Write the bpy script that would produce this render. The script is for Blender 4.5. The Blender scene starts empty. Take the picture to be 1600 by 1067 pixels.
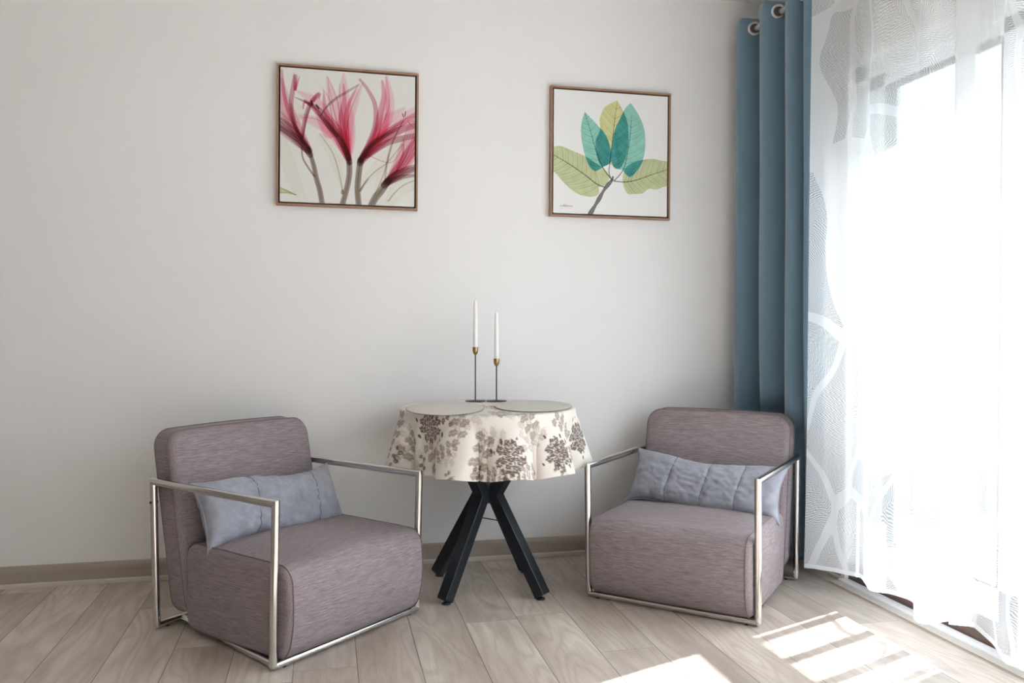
import bpy, bmesh, math, random
import numpy as np
from mathutils import Vector, Matrix, noise

random.seed(7)
PI = math.pi
S = bpy.context.scene
COL = S.collection

# ------------------------------------------------------------------ camera
CAM_H = 1.05
tilt, roll, yaw = math.radians(0.93), math.radians(0.05), math.radians(12.53)
cyw, syw = math.cos(yaw), math.sin(yaw)
fw = Vector((syw * math.cos(tilt), cyw * math.cos(tilt), -math.sin(tilt)))
r0 = Vector((cyw, -syw, 0)); u0 = r0.cross(fw)
rr = r0 * math.cos(roll) + u0 * math.sin(roll); uu = rr.cross(fw)
cd = bpy.data.cameras.new('camera'); cam = bpy.data.objects.new('camera', cd); COL.objects.link(cam)
cam.matrix_world = Matrix(((rr.x, uu.x, -fw.x, 0), (rr.y, uu.y, -fw.y, 0), (rr.z, uu.z, -fw.z, CAM_H), (0, 0, 0, 1)))
cd.sensor_width = 36; cd.lens = 1303 / 1600 * 36; cd.clip_start = .05; cd.clip_end = 200
S.camera = cam

# ------------------------------------------------------------------ light and exposure
S.view_settings.view_transform = 'Standard'; S.view_settings.look = 'None'
S.view_settings.gamma = 1; S.view_settings.use_curve_mapping = False
S.view_settings.exposure = 1.13
W = bpy.data.worlds.new('sky'); S.world = W; W.use_nodes = True
bg = W.node_tree.nodes['Background']
# overcast-bright sky: luminance rises from the horizon to the zenith
_wt = W.node_tree; _tc = _wt.nodes.new('ShaderNodeTexCoord'); _sp = _wt.nodes.new('ShaderNodeSeparateXYZ'); _mr = _wt.nodes.new('ShaderNodeMapRange')
_wt.links.new(_tc.outputs['Generated'], _sp.inputs[0]); _wt.links.new(_sp.outputs[2], _mr.inputs[0])
_mr.inputs[1].default_value = 0.15; _mr.inputs[2].default_value = 0.95; _mr.inputs[3].default_value = 1.15; _mr.inputs[4].default_value = 17.0
_mr.interpolation_type = 'SMOOTHSTEP'; _wt.links.new(_mr.outputs[0], bg.inputs['Strength'])
bg.inputs['Color'].default_value = (0.78, 0.89, 1.0, 1)
sd = bpy.data.lights.new('sun', 'SUN'); sd.energy = 24; sd.angle = math.radians(.6); sd.color = (1, 1, 1)
sun = bpy.data.objects.new('sun', sd); COL.objects.link(sun); sun.location = (8, 6, 6)
sun.rotation_euler = Vector((-1, -.39, -.70)).to_track_quat('-Z', 'Y').to_euler()
def portal(name, loc, rot, sx, sy):
    d = bpy.data.lights.new(name, 'AREA'); d.shape = 'RECTANGLE'; d.size = sx; d.size_y = sy; d.cycles.is_portal = True
    o = bpy.data.objects.new(name, d); COL.objects.link(o); o.location = loc; o.rotation_euler = rot
OPEN_Y0, OPEN_Y1, OPEN_Z = 0.55, 3.07, 2.12
FW_X0, FW_X1, FW_Z0, FW_Z1 = .7, 1.9, .80, 2.3      # unseen window added behind the camera to light the room
portal('portal_door', (2.34, (OPEN_Y0 + OPEN_Y1) / 2, OPEN_Z / 2), (0, math.radians(90), 0), OPEN_Z, OPEN_Y1 - OPEN_Y0)
SW_Y0, SW_Y1, SW_Z0, SW_Z1 = -1.8, .25, .12, 2.30      # unseen opening added in the right wall to brighten the room
portal('portal_side', (2.34, (SW_Y0 + SW_Y1) / 2, (SW_Z0 + SW_Z1) / 2), (0, math.radians(90), 0), SW_Z1 - SW_Z0, SW_Y1 - SW_Y0)
portal('portal_added_window', ((FW_X0 + FW_X1) / 2, -2.34, (FW_Z0 + FW_Z1) / 2), (math.radians(90), 0, 0), FW_X1 - FW_X0, FW_Z1 - FW_Z0)
C_ = S.cycles
C_.use_denoising = True
C_.max_bounces = 14; C_.diffuse_bounces = 8; C_.transparent_max_bounces = 24; C_.transmission_bounces = 8
C_.sample_clamp_indirect = 6; C_.caustics_reflective = False; C_.caustics_refractive = False

# ------------------------------------------------------------------ helpers: meshes
def meta(o, label=None, cat=None, group=None, kind=None):
    if label: o['label'] = label
    if cat: o['category'] = cat
    if group: o['group'] = group
    if kind: o['kind'] = kind
    return o
def empty(name, loc=(0, 0, 0), rz=0, **k):
    o = bpy.data.objects.new(name, None); COL.objects.link(o); o.location = loc; o.rotation_euler = (0, 0, rz)
    o.empty_display_size = .05
    return meta(o, **k)
def mk(name, vf, mat, parent=None, smooth=True, angle=35, **k):
    vs, fs = vf
    me = bpy.data.meshes.new(name); me.from_pydata([tuple(v) for v in vs], [], fs); me.update()
    bm = bmesh.new(); bm.from_mesh(me); bmesh.ops.recalc_face_normals(bm, faces=bm.faces)
    if smooth:
        for f in bm.faces: f.smooth = True
        th = math.radians(angle)
        for e in bm.edges:
            if len(e.link_faces) == 2 and e.calc_face_angle(0) > th: e.smooth = False
    bm.to_mesh(me); bm.free()
    o = bpy.data.objects.new(name, me); COL.objects.link(o)
    if mat: me.materials.append(mat)
    if parent: o.parent = parent
    return meta(o, **k)
def join(*parts):
    vs, fs = [], []
    for v, f in parts:
        n = len(vs); vs += list(v); fs += [tuple(i + n for i in q) for q in f]
    return vs, fs
def xf(vf, m): return [m @ Vector(v) for v in vf[0]], vf[1]
def box(x0, x1, y0, y1, z0, z1, b=0):
    if b <= 0:
        vs = [(x, y, z) for x in (x0, x1) for y in (y0, y1) for z in (z0, z1)]
        return vs, [(0, 1, 3, 2), (4, 6, 7, 5), (0, 4, 5, 1), (2, 3, 7, 6), (0, 2, 6, 4), (1, 5, 7, 3)]
    bm = bmesh.new(); bmesh.ops.create_cube(bm, size=1)
    for v in bm.verts: v.co = Vector(((x0 + x1) / 2 + v.co.x * (x1 - x0), (y0 + y1) / 2 + v.co.y * (y1 - y0), (z0 + z1) / 2 + v.co.z * (z1 - z0)))
    bmesh.ops.bevel(bm, geom=list(bm.edges), offset=b, segments=2, profile=.7, affect='EDGES')
    bm.verts.index_update(); r = [v.co.copy() for v in bm.verts], [tuple(v.index for v in f.verts) for f in bm.faces]; bm.free(); return r
def sweep(path, sec, closed=False, up=None):
    """mitred sweep of a 2-D section (list of (a,b)) along a polyline"""
    P = [Vector(p) for p in path]; n = len(P); m = len(sec)
    seg = [(P[(i + 1) % n] - P[i]).normalized() for i in range(n if closed else n - 1)]
    t = seg[0]; ref = Vector(up) if up else (Vector((0, 0, 1)) if abs(t.z) < .9 else Vector((1, 0, 0)))
    a = (ref - t * ref.dot(t)).normalized(); vs = []
    for i in range(n):
        tin = seg[i - 1] if (i > 0 or closed) else seg[0]
        tout = seg[i] if (i < len(seg)) else seg[-1]
        if i > 0:
            q = (seg[i - 2] if (i > 1 or closed) else seg[0]).rotation_difference(seg[i - 1]) if i > 1 else None
            if q: a = q @ a
        a = (a - tin * a.dot(tin)).normalized(); b = tin.cross(a)
        nb = (tin + tout).normalized()
        for (p, q2) in sec:
            o = a * p + b * q2
            vs.append(P[i] + o - tin * (o.dot(nb) / max(.2, tin.dot(nb))))
    fs = []
    for i in range(n if closed else n - 1):
        for j in range(m):
            k = (j + 1) % m; i2 = (i + 1) % n
            fs.append((i * m + j, i * m + k, i2 * m + k, i2 * m + j))
    if not closed: fs += [tuple(range(m))[::-1], tuple((n - 1) * m + j for j in range(m))]
    return vs, fs
def circ(r, n=20): return [(r * math.cos(2 * PI * i / n), r * math.sin(2 * PI * i / n)) for i in range(n)]
def tube(path, r, n=20, closed=False): return sweep(path, circ(r, n), closed)
def lathe(prof, n=40, c=(0, 0, 0)):
    vs, fs = [], []
    for (r, z) in prof:
        for i in range(n):
            a = 2 * PI * i / n; vs.append((c[0] + r * math.cos(a), c[1] + r * math.sin(a), c[2] + z))
    for k in range(len(prof) - 1):
        for i in range(n):
            j = (i + 1) % n; fs.append((k * n + i, k * n + j, (k + 1) * n + j, (k + 1) * n + i))
    fs += [tuple(range(n))[::-1], tuple((len(prof) - 1) * n + i for i in range(n))]
    return vs, fs
def rrect(hx, hy, R, k=8, side=8):
    """rounded rectangle outline, with points on the straight sides too"""
    R = max(min(R, hx - 1e-4, hy - 1e-4), 1e-4); out = []
    for ci, (sx, sy) in enumerate(((1, 1), (-1, 1), (-1, -1), (1, -1))):
        cx, cy = sx * (hx - R), sy * (hy - R); a0 = ci * PI / 2
        arc = [(cx + R * math.cos(a0 + j / k * PI / 2), cy + R * math.sin(a0 + j / k * PI / 2)) for j in range(k + 1)]
        out += arc
        nx, ny = ((-1, 1), (-1, -1), (1, -1), (1, 1))[ci]
        a1 = a0 + PI / 2; q = (nx * (hx - R) + R * math.cos(a1), ny * (hy - R) + R * math.sin(a1))
        for j in range(1, side): t = j / side; out.append((arc[-1][0] * (1 - t) + q[0] * t, arc[-1][1] * (1 - t) + q[1] * t))
    return out
def slab(hx, hy, hz, R, r, puff=.0, k=8, side=10, rings=7):
    """upholstery block: rounded outline in xy, thickness along z, rounded rim, slightly puffed faces"""
    loops = []
    def outl(d, z): return [(x, y, z) for x, y in rrect(hx - d, hy - d, max(R - d, .004), k, side)]
    caps = [1 - (i / rings) for i in range(1, rings)]
    base = rrect(hx - r, hy - r, max(R - r, .004), k, side)
    def cap(sgn):
        res = []
        for c in caps:
            res.append([(x * c, y * c, sgn * (hz + puff * (1 - c ** 2))) for x, y in base])
        return res
    lo = cap(-1)[::-1]
    for c in lo: loops.append(c)
    for j in range(0, 7):
        a = j / 6 * PI / 2; loops.append(outl(r * (1 - math.sin(a)), -hz + r * (1 - math.cos(a))))
    for j in range(1, 6):
        t = j / 6; loops.append(outl(0, (-hz + r) * (1 - t) + (hz - r) * t))
    for j in range(6, -1, -1):
        a = j / 6 * PI / 2; loops.append(outl(r * (1 - math.sin(a)), hz - r * (1 - math.cos(a))))
    for c in cap(1): loops.append(c)
    n = len(loops[0]); vs = [v for L in loops for v in L]; fs = []
    for i in range(len(loops) - 1):
        for j in range(n):
            q = (j + 1) % n; fs.append((i * n + j, i * n + q, (i + 1) * n + q, (i + 1) * n + j))
    c0 = len(vs); vs.append((0, 0, -hz - puff)); vs.append((0, 0, hz + puff))
    for j in range(n):
        q = (j + 1) % n; fs.append((c0, q, j)); fs.append((c0 + 1, (len(loops) - 1) * n + j, (len(loops) - 1) * n + q))
    return vs, fs
def setuv(o, uvs):
    me = o.data; ly = me.uv_layers.new(name='UVMap'); li = np.zeros(len(me.loops), dtype=np.int32)
    me.loops.foreach_get('vertex_index', li); ly.data.foreach_set('uv', np.asarray(uvs, dtype=np.float32)[li].ravel())
def grid_faces(nu, nv, wrap=False):
    f = []
    for i in range(nv - 1):
        for j in range(nu if wrap else nu - 1):
            k = (j + 1) % nu; f.append((i * nu + j, i * nu + k, (i + 1) * nu + k, (i + 1) * nu + j))
    return f
def catmull(P, per=8):
    out = []; n = len(P)
    for i in range(n - 1):
        a = P[max(i - 1, 0)]; b = P[i]; c = P[i + 1]; d = P[min(i + 2, n - 1)]
        for j in range(per):
            t = j / per
            out.append(tuple(.5 * ((2 * b[k]) + (-a[k] + c[k]) * t + (2 * a[k] - 5 * b[k] + 4 * c[k] - d[k]) * t * t + (-a[k] + 3 * b[k] - 3 * c[k] + d[k]) * t ** 3) for k in range(len(b))))
    out.append(tuple(P[-1])); return out

# ------------------------------------------------------------------ helpers: materials
class NT:
    def __init__(s, name):
        s.m = bpy.data.materials.new(name); s.m.use_nodes = True; s.t = s.m.node_tree; s.t.nodes.clear()
        s.out = s.t.nodes.new('ShaderNodeOutputMaterial')
    def n(s, typ, ins=None, **props):
        nd = s.t.nodes.new('ShaderNode' + typ)
        for k, v in props.items(): setattr(nd, k, v)
        for k, v in (ins or {}).items(): s.set(nd.inputs[k], v)
        return nd
    def set(s, inp, v):
        if isinstance(v, bpy.types.NodeSocket): s.t.links.new(v, inp)
        elif isinstance(v, bpy.types.Node): s.t.links.new(v.outputs[0], inp)
        else: inp.default_value = v
    def math(s, op, a, b=None, c=None, clamp=False):
        nd = s.n('Math', operation=op, use_clamp=clamp)
        for i, v in enumerate((a, b, c)):
            if v is not None: s.set(nd.inputs[i], v)
        return nd.outputs[0]
    def mix(s, fac, a, b, blend='MIX'):
        nd = s.n('Mix', data_type='RGBA', blend_type=blend)
        s.set(nd.inputs[0], fac); s.set(nd.inputs[6], a); s.set(nd.inputs[7], b); return nd.outputs[2]
    def ramp(s, v, stops):
        nd = s.n('ValToRGB'); s.set(nd.inputs[0], v); e = nd.color_ramp.elements
        while len(e) < len(stops): e.new(.5)
        for i, (p, c) in enumerate(stops): e[i].position = p; e[i].color = c
        return nd.outputs[0]
    def noise(s, vec, scale, detail=3, rough=.5, dist=0):
        nd = s.n('TexNoise', {'Scale': scale, 'Detail': detail, 'Roughness': rough, 'Distortion': dist})
        if vec is not None: s.set(nd.inputs['Vector'], vec)
        return nd.outputs[0]
    def mapv(s, vec, scale=(1, 1, 1), rot=(0, 0, 0), loc=(0, 0, 0)):
        nd = s.n('Mapping'); s.set(nd.inputs['Vector'], vec); nd.inputs['Scale'].default_value = scale
        nd.inputs['Rotation'].default_value = rot; nd.inputs['Location'].default_value = loc; return nd.outputs[0]
    def bump(s, h, strength=.2, dist=.002):
        return s.n('Bump', {'Height': h, 'Strength': strength, 'Distance': dist}).outputs[0]
    def pbr(s, **k):
        nd = s.n('BsdfPrincipled'); names = dict(col='Base Color', rough='Roughness', metal='Metallic', nrm='Normal', spec='Specular IOR Level', sheen='Sheen Weight', sss='Subsurface Weight', coat='Coat Weight')
        for a, v in k.items(): s.set(nd.inputs[names.get(a, a)], v)
        s.t.links.new(nd.outputs[0], s.out.inputs[0]); return nd
def rgb(r, g, b): return (r, g, b, 1)
def simple(name, col, rough=.5, metal=0, nscale=0, namp=.1, **k):
    t = NT(name); c = rgb(*col)
    if nscale:
        o = t.n('TexCoord').outputs['Object']; nz = t.noise(o, nscale)
        c = t.mix(nz, rgb(*[v * (1 - namp) for v in col]), rgb(*[min(1, v * (1 + namp)) for v in col]))
    t.pbr(col=c, rough=rough, metal=metal, **k); return t.m

def m_wall():
    t = NT('wall_paint'); o = t.n('TexCoord').outputs['Object']
    a = t.noise(o, 2.2, 3); b = t.noise(o, 60, 4)
    c = t.mix(a, rgb(.80, .80, .802), rgb(.83, .83, .832))
    t.pbr(col=c, rough=.85, nrm=t.bump(b, .12, .002), spec=.25); return t.m
PLW, PLX0 = .1932, -1.0689
def m_floor():
    t = NT('oak_laminate'); o = t.n('TexCoord').outputs['Object']; sp = t.n('SeparateXYZ'); t.set(sp.inputs[0], o)
    x, y = sp.outputs[0], sp.outputs[1]
    u = t.math('DIVIDE', t.math('SUBTRACT', x, PLX0), PLW); row = t.math('FLOOR', u); fu = t.math('FRACT', u)
    wn = t.n('TexWhiteNoise', {'W': row}, noise_dimensions='1D').outputs[0]
    v = t.math('DIVIDE', t.math('ADD', y, t.math('MULTIPLY', wn, 9.37)), 1.29); col = t.math('FLOOR', v); fv = t.math('FRACT', v)
    idv = t.math('ADD', t.math('MULTIPLY', row, 7.31), t.math('MULTIPLY', col, 3.17))
    r1 = t.n('TexWhiteNoise', {'W': idv}, noise_dimensions='1D').outputs[0]
    cx = t.n('CombineXYZ'); t.set(cx.inputs[0], t.math('ADD', x, t.math('MULTIPLY', r1, 13.0))); t.set(cx.inputs[1], t.math('ADD', y, t.math('MULTIPLY', r1, 31.0))); t.set(cx.inputs[2], t.math('MULTIPLY', r1, 5.0))
    vec = cx.outputs[0]
    # cathedral grain: iso-lines of a stretched noise
    f = t.noise(t.mapv(vec, (4.6, .8, 1)), 1.0, 2.5, .5, .25)
    ring = t.math('SINE', t.math('MULTIPLY', f, 95.0))
    ring = t.math('POWER', t.math('MULTIPLY_ADD', ring, .5, .5), 2.0)
    fine = t.noise(t.mapv(vec, (190, 7, 1)), 1.0, 4, .6)
    wide = t.noise(t.mapv(vec, (7, 1.3, 1)), 1.0, 3, .6)
    wide = t.ramp(wide, [(.3, rgb(0, 0, 0)), (.7, rgb(1, 1, 1))])
    c = t.mix(wide, rgb(.42, .352, .298), rgb(.66, .585, .52))
    c = t.mix(t.math('MULTIPLY', ring, .30), c, rgb(.30, .225, .17))
    c = t.mix(t.math('MULTIPLY', t.ramp(fine, [(.45, rgb(0, 0, 0)), (.75, rgb(1, 1, 1))]), .30), c, rgb(.27, .20, .155))
    tone = t.math('MULTIPLY_ADD', r1, .30, .86)
    c = t.mix(1.0, c, t.n('CombineXYZ', {0: tone, 1: tone, 2: tone}).outputs[0], 'MULTIPLY')
    # knots
    vo = t.n('TexVoronoi', {'Scale': 1.0, 'Randomness': 1.0}); t.set(vo.inputs['Vector'], t.mapv(vec, (2.6, 1.5, 1)))
    kn = t.ramp(vo.outputs['Distance'], [(.02, rgb(1, 1, 1)), (.12, rgb(0, 0, 0))])
    c = t.mix(t.math('MULTIPLY', kn, .75), c, rgb(.16, .11, .085))
    du = t.math('MULTIPLY', t.math('MINIMUM', fu, t.math('SUBTRACT', 1.0, fu)), PLW)
    dv = t.math('MULTIPLY', t.math('MINIMUM', fv, t.math('SUBTRACT', 1.0, fv)), 1.29)
    eu = t.math('LESS_THAN', du, .0013); ev = t.math('MULTIPLY', t.math('LESS_THAN', dv, .0011), .6)
    ed = t.math('MAXIMUM', eu, ev)
    c = t.mix(t.math('MULTIPLY', ed, .85), c, rgb(.09, .065, .05))
    h = t.math('SUBTRACT', t.math('MULTIPLY', fine, .3), ed)
    t.pbr(col=c, rough=t.math('MULTIPLY_ADD', fine, .15, .30), nrm=t.bump(h, .25, .001), spec=.45); return t.m
def m_fabric(name, c1, c2, axis=0, sc=1.0):
    t = NT(name); tc = t.n('TexCoord'); o = tc.outputs['Object']
    # the weft runs across the front faces and front-to-back on the side panels
    sn = t.n('SeparateXYZ'); t.set(sn.inputs[0], tc.outputs['Normal']); side = t.math('GREATER_THAN', t.math('ABSOLUTE', sn.outputs[0]), .75)
    so = t.n('SeparateXYZ'); t.set(so.inputs[0], o); sw = t.n('CombineXYZ'); t.set(sw.inputs[0], so.outputs[1]); t.set(sw.inputs[1], so.outputs[0]); t.set(sw.inputs[2], so.outputs[2])
    mv = t.n('Mix', data_type='VECTOR'); t.set(mv.inputs[0], side); t.set(mv.inputs[4], o); t.set(mv.inputs[5], sw.outputs[0]); o = mv.outputs[1]
    s = (20, 330, 330)
    a = t.noise(t.mapv(o, s), sc, 4, .7); b = t.noise(t.mapv(o, (380, 380, 380)), sc, 2); d = t.noise(o, 7, 3)
    a2 = t.ramp(a, [(.36, rgb(0, 0, 0)), (.68, rgb(1, 1, 1))])
    c = t.mix(a2, rgb(*c1), rgb(*c2))
    sl = t.ramp(t.noise(t.mapv(o, (s[0] * .9, s[1] * .7, s[2] * .7), loc=(3, 1, 2)), sc, 3, .75), [(.60, rgb(0, 0, 0)), (.72, rgb(1, 1, 1))])
    c = t.mix(t.math('MULTIPLY', sl, .45), c, rgb(*[min(1, v * 1.65) for v in c2]))
    c = t.mix(t.math('MULTIPLY', d, .25), c, rgb(*[v * .8 for v in c1]))
    h = t.math('ADD', a, b); t.pbr(col=c, rough=.88, nrm=t.bump(h, .3, .0015), sheen=.06, spec=.15); return t.m
def m_suede():
    t = NT('blue_grey_velour'); o = t.n('TexCoord').outputs['Object']
    a = t.noise(o, 14, 4, .6, .6); b = t.noise(o, 420, 2)
    c = t.mix(t.ramp(a, [(.3, rgb(0, 0, 0)), (.7, rgb(1, 1, 1))]), rgb(.25, .262, .31), rgb(.36, .375, .43))
    t.pbr(col=c, rough=.8, nrm=t.bump(b, .15, .001), sheen=.2, spec=.2); return t.m
def m_chrome():
    t = NT('brushed_chrome'); o = t.n('TexCoord').outputs['Object']; a = t.noise(o, 30, 3)
    t.pbr(col=rgb(.66, .64, .615), metal=1.0, rough=t.math('MULTIPLY_ADD', a, .10, .13)); return t.m
def m_wood(name, c1, c2, sc=(3, 3, 60)):
    t = NT(name); o = t.n('TexCoord').outputs['Object']; a = t.noise(t.mapv(o, sc), 1, 4, .6)
    t.pbr(col=t.mix(a, rgb(*c1), rgb(*c2)), rough=.5); return t.m
def m_attr(name, rough=.75, weave=0):
    t = NT(name); a = t.n('Attribute', attribute_name='Col'); o = t.n('TexCoord').outputs['Object']
    h = t.noise(o, 500, 2); t.pbr(col=a.outputs['Color'], rough=rough, nrm=t.bump(h, .12, .001), spec=.2); return t
def m_curtain():
    t = NT('blue_satin_curtain'); o = t.n('TexCoord').outputs['Object']
    a = t.noise(t.mapv(o, (60, 60, 3)), 1, 3); b = t.noise(t.mapv(o, (700, 700, 250)), 1, 2)
    c = t.mix(a, rgb(.115, .205, .285), rgb(.145, .245, .33))
    t.pbr(col=c, rough=.62, nrm=t.bump(b, .1, .001), sheen=.5, spec=.35); return t.m
def m_sheer():
    t = NT('sheer_feather_voile'); uv = t.n('TexCoord').outputs['UV']
    sp = t.n('SeparateXYZ'); t.set(sp.inputs[0], uv)
    wob = t.n('TexNoise', {'Scale': 2.3, 'Detail': 1}); t.set(wob.inputs['Vector'], uv)
    wv = t.n('VectorMath', operation='MULTIPLY_ADD'); t.set(wv.inputs[0], wob.outputs['Color']); wv.inputs[1].default_value = (.28, .28, 0); t.set(wv.inputs[2], uv)
    p = t.mapv(wv.outputs[0], (5.2, 2.3, 1), (0, 0, .35))
    vo = t.n('TexVoronoi', {'Scale': 1.0}, feature='F1'); t.set(vo.inputs['Vector'], p); vo.voronoi_dimensions = '2D'
    ve = t.n('TexVoronoi', {'Scale': 1.0}, feature='DISTANCE_TO_EDGE'); t.set(ve.inputs['Vector'], p); ve.voronoi_dimensions = '2D'
    cs = t.n('SeparateColor'); t.set(cs.inputs[0], vo.outputs['Color'])
    # barbs: fine lines, tilted differently on every leaf
    ang = t.math('MULTIPLY', t.math('SUBTRACT', cs.outputs[0], .5), 1.7)
    rv = t.n('VectorRotate', rotation_type='Z_AXIS'); t.set(rv.inputs['Vector'], wv.outputs[0]); t.set(rv.inputs['Angle'], ang)
    cr = t.n('SeparateXYZ'); t.set(cr.inputs[0], rv.outputs[0])
    rib = t.math('ABSOLUTE', t.math('SUBTRACT', t.math('FRACT', t.math('MULTIPLY', cr.outputs[0], 4.3)), .5))
    nl = t.noise(t.mapv(rv.outputs[0], (5, 45, 1)), 1, 3, .6)
    ln = t.math('SINE', t.math('ADD', t.math('MULTIPLY', t.math('ADD', cr.outputs[1], t.math('MULTIPLY', rib, .10)), 1050.0), t.math('MULTIPLY', nl, 20.0)))
    ln = t.math('MULTIPLY_ADD', ln, .5, .5)
    band = t.math('LESS_THAN', ve.outputs['Distance'], .055)
    band2 = t.math('MULTIPLY', t.math('GREATER_THAN', cs.outputs[1], .80), 1.0)      # some leaves are plain woven
    plain = t.math('MAXIMUM', band, band2)
    a_line = t.math('MULTIPLY_ADD', t.math('POWER', ln, 1.3), .46, .35)
    alpha = t.math('ADD', t.math('MULTIPLY', a_line, t.math('SUBTRACT', 1.0, plain)), t.math('MULTIPLY', plain, .74))
    # hems and sewn-in side edge are denser
    hem = t.math('LESS_THAN', sp.outputs[1], .125)
    alpha = t.math('MAXIMUM', alpha, t.math('MULTIPLY', hem, .88)); SHEER['alpha'] = alpha
    col = rgb(.93, .94, .95)
    df = t.n('BsdfDiffuse', {'Color': col, 'Normal': t.bump(ln, .2, .001)}); tl = t.n('BsdfTranslucent', {'Color': col})
    m1 = t.n('MixShader', {0: .5}); t.set(m1.inputs[1], df); t.set(m1.inputs[2], tl)
    tr = t.n('BsdfTransparent'); m2 = t.n('MixShader'); t.set(m2.inputs[0], alpha); t.set(m2.inputs[1], tr); t.set(m2.inputs[2], m1)
    t.t.links.new(m2.outputs[0], t.out.inputs[0]); return t.m
SHEER = {}
def m_glass():
    t = NT('window_glass'); tr = t.n('BsdfTransparent', {'Color': rgb(.96, .968, .97)}); gl = t.n('BsdfGlossy', {'Roughness': .02})
    fr = t.n('Fresnel', {'IOR': 1.45}); m = t.n('MixShader'); t.set(m.inputs[0], t.math('MULTIPLY', fr.outputs[0], .6)); t.set(m.inputs[1], tr); t.set(m.inputs[2], gl)
    t.t.links.new(m.outputs[0], t.out.inputs[0]); return t.m

M = dict(
    wall=m_wall(), wall2=simple('darkened_unseen_wall', (.36, .34, .325), .9, nscale=2, namp=.03), floor=m_floor(), ceil=simple('ceiling_paint', (.84, .84, .83), .9, nscale=3, namp=.02),  # left and front walls, unseen, are darkened to cut bounced light
    fabric=m_fabric('mauve_tweed', (.205, .168, .178), (.37, .315, .332)), pillow=m_suede(), piping=simple('mauve_piping', (.20, .15, .155), .9, nscale=80),
    seam=simple('blue_grey_seam', (.12, .15, .20), .9, nscale=80), chrome=m_chrome(), black=simple('black_powder_coat', (.012, .016, .022), .42, nscale=300, namp=.3),
    under=simple('black_lining', (.02, .018, .018), .9, nscale=50), board=m_wood('skirting_oak', (.30, .25, .205), (.44, .385, .33), (1.2, 40, 60)),
    boardw=simple('skirting_lip', (.56, .52, .47), .5, nscale=20, namp=.05), frame=m_wood('walnut_frame', (.25, .14, .085), (.38, .23, .15), (30, 30, 30)),
    gap=simple('frame_shadow_gap', (.02, .012, .01), .8, nscale=20), canvas_side=simple('canvas_edge', (.8, .8, .78), .8, nscale=50),
    brass=simple('aged_brass', (.36, .25, .11), .35, 1, nscale=40), stem=simple('dark_bronze', (.035, .03, .027), .4, .6, nscale=40),
    wax=simple('white_wax', (.88, .88, .90), .45, nscale=30, namp=.02, sss=.1), wick=simple('wick_cotton', (.75, .72, .66), .9, nscale=100),
    mat=simple('taupe_placemat', (.60, .57, .53), .6, nscale=200, namp=.06), mat_edge=simple('placemat_rim', (.17, .145, .12), .7, nscale=60),
    top=m_wood('tabletop_veneer', (.35, .26, .18), (.45, .34, .25)), curtain=m_curtain(), sheer=m_sheer(), steel=simple('satin_nickel', (.72, .70, .68), .28, 1, nscale=30),
    upvc=simple('white_upvc', (.82, .84, .87), .35, nscale=10, namp=.02), brown=m_wood('brown_sill', (.09, .055, .045), (.16, .10, .08), (40, 3, 3)),
    eyein=simple('eyelet_shade', (.10, .09, .085), .8, nscale=50), glass=m_glass(), gasket=simple('rubber_gasket', (.03, .03, .035), .6, nscale=40), tile=simple('balcony_tile', (.07, .068, .065), .7, nscale=6),
    rail=simple('grey_railing_paint', (.16, .165, .175), .5, nscale=12, namp=.05), render=simple('pale_render', (.40, .40, .40), .9, nscale=1.5, namp=.05), roofm=simple('grey_roof', (.3, .31, .33), .8, nscale=2),
)

# ------------------------------------------------------------------ room shell
WX, WY, CZ = 2.10, 3.705, 2.62         # inner faces of right wall and back wall, ceiling height
LX, FY, TH = -2.9, -2.1, .25
def struct(name, vf, mat, parent=None, **k):
    o = mk(name, vf, mat, parent, **k)
    if parent is None: o['kind'] = 'structure'
    return o
struct('floor', box(LX, WX + TH, FY, WY, -.12, 0), M['floor'], smooth=False)
struct('ceiling', box(LX - TH, WX + TH, FY - TH, WY + TH, CZ, CZ + .15), M['ceil'], smooth=False)
struct('wall_back', box(LX - TH, WX + TH, WY, WY + TH, -.12, CZ), M['wall'], smooth=False)
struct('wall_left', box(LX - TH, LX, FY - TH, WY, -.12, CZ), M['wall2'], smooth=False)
struct('wall_right', join(box(WX, WX + TH, OPEN_Y1, WY, 0, CZ), box(WX, WX + TH, OPEN_Y0, OPEN_Y1, OPEN_Z, CZ), box(WX, WX + TH, SW_Y1, OPEN_Y0, 0, CZ), box(WX, WX + TH, SW_Y0, SW_Y1, 0, SW_Z0), box(WX, WX + TH, SW_Y0, SW_Y1, SW_Z1, CZ), box(WX, WX + TH, FY - TH, SW_Y0, 0, CZ)), M['wall'], smooth=False)
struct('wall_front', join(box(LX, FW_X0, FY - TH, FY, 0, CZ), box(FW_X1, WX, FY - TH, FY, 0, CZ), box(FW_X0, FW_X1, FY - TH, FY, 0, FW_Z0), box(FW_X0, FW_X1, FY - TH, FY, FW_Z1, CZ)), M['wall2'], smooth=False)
def skirting(x0, y0, x1, y1, nx, ny):
    L = Vector((x1 - x0, y1 - y0, 0)); out = []
    prof = [(0, 0), (.017, 0), (.017, .060), (.0155, .072), (.010, .082), (.004, .0865), (0, .0875)]
    lip = [(.0155, .0005), (.022, .0005), (.0215, .014), (.019, .019), (.0155, .021)]
    res = []
    for pr in (prof, lip):
        vs = []; n = len(pr)
        for (x, y) in ((x0, y0), (x1, y1)): vs += [(x + nx * d, y + ny * d, z) for d, z in pr]
        fs = [(i, (i + 1) % n, n + (i + 1) % n, n + i) for i in range(n)] + [tuple(range(n))[::-1], tuple(range(n, 2 * n))]
        res.append((vs, fs))
    return res
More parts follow.
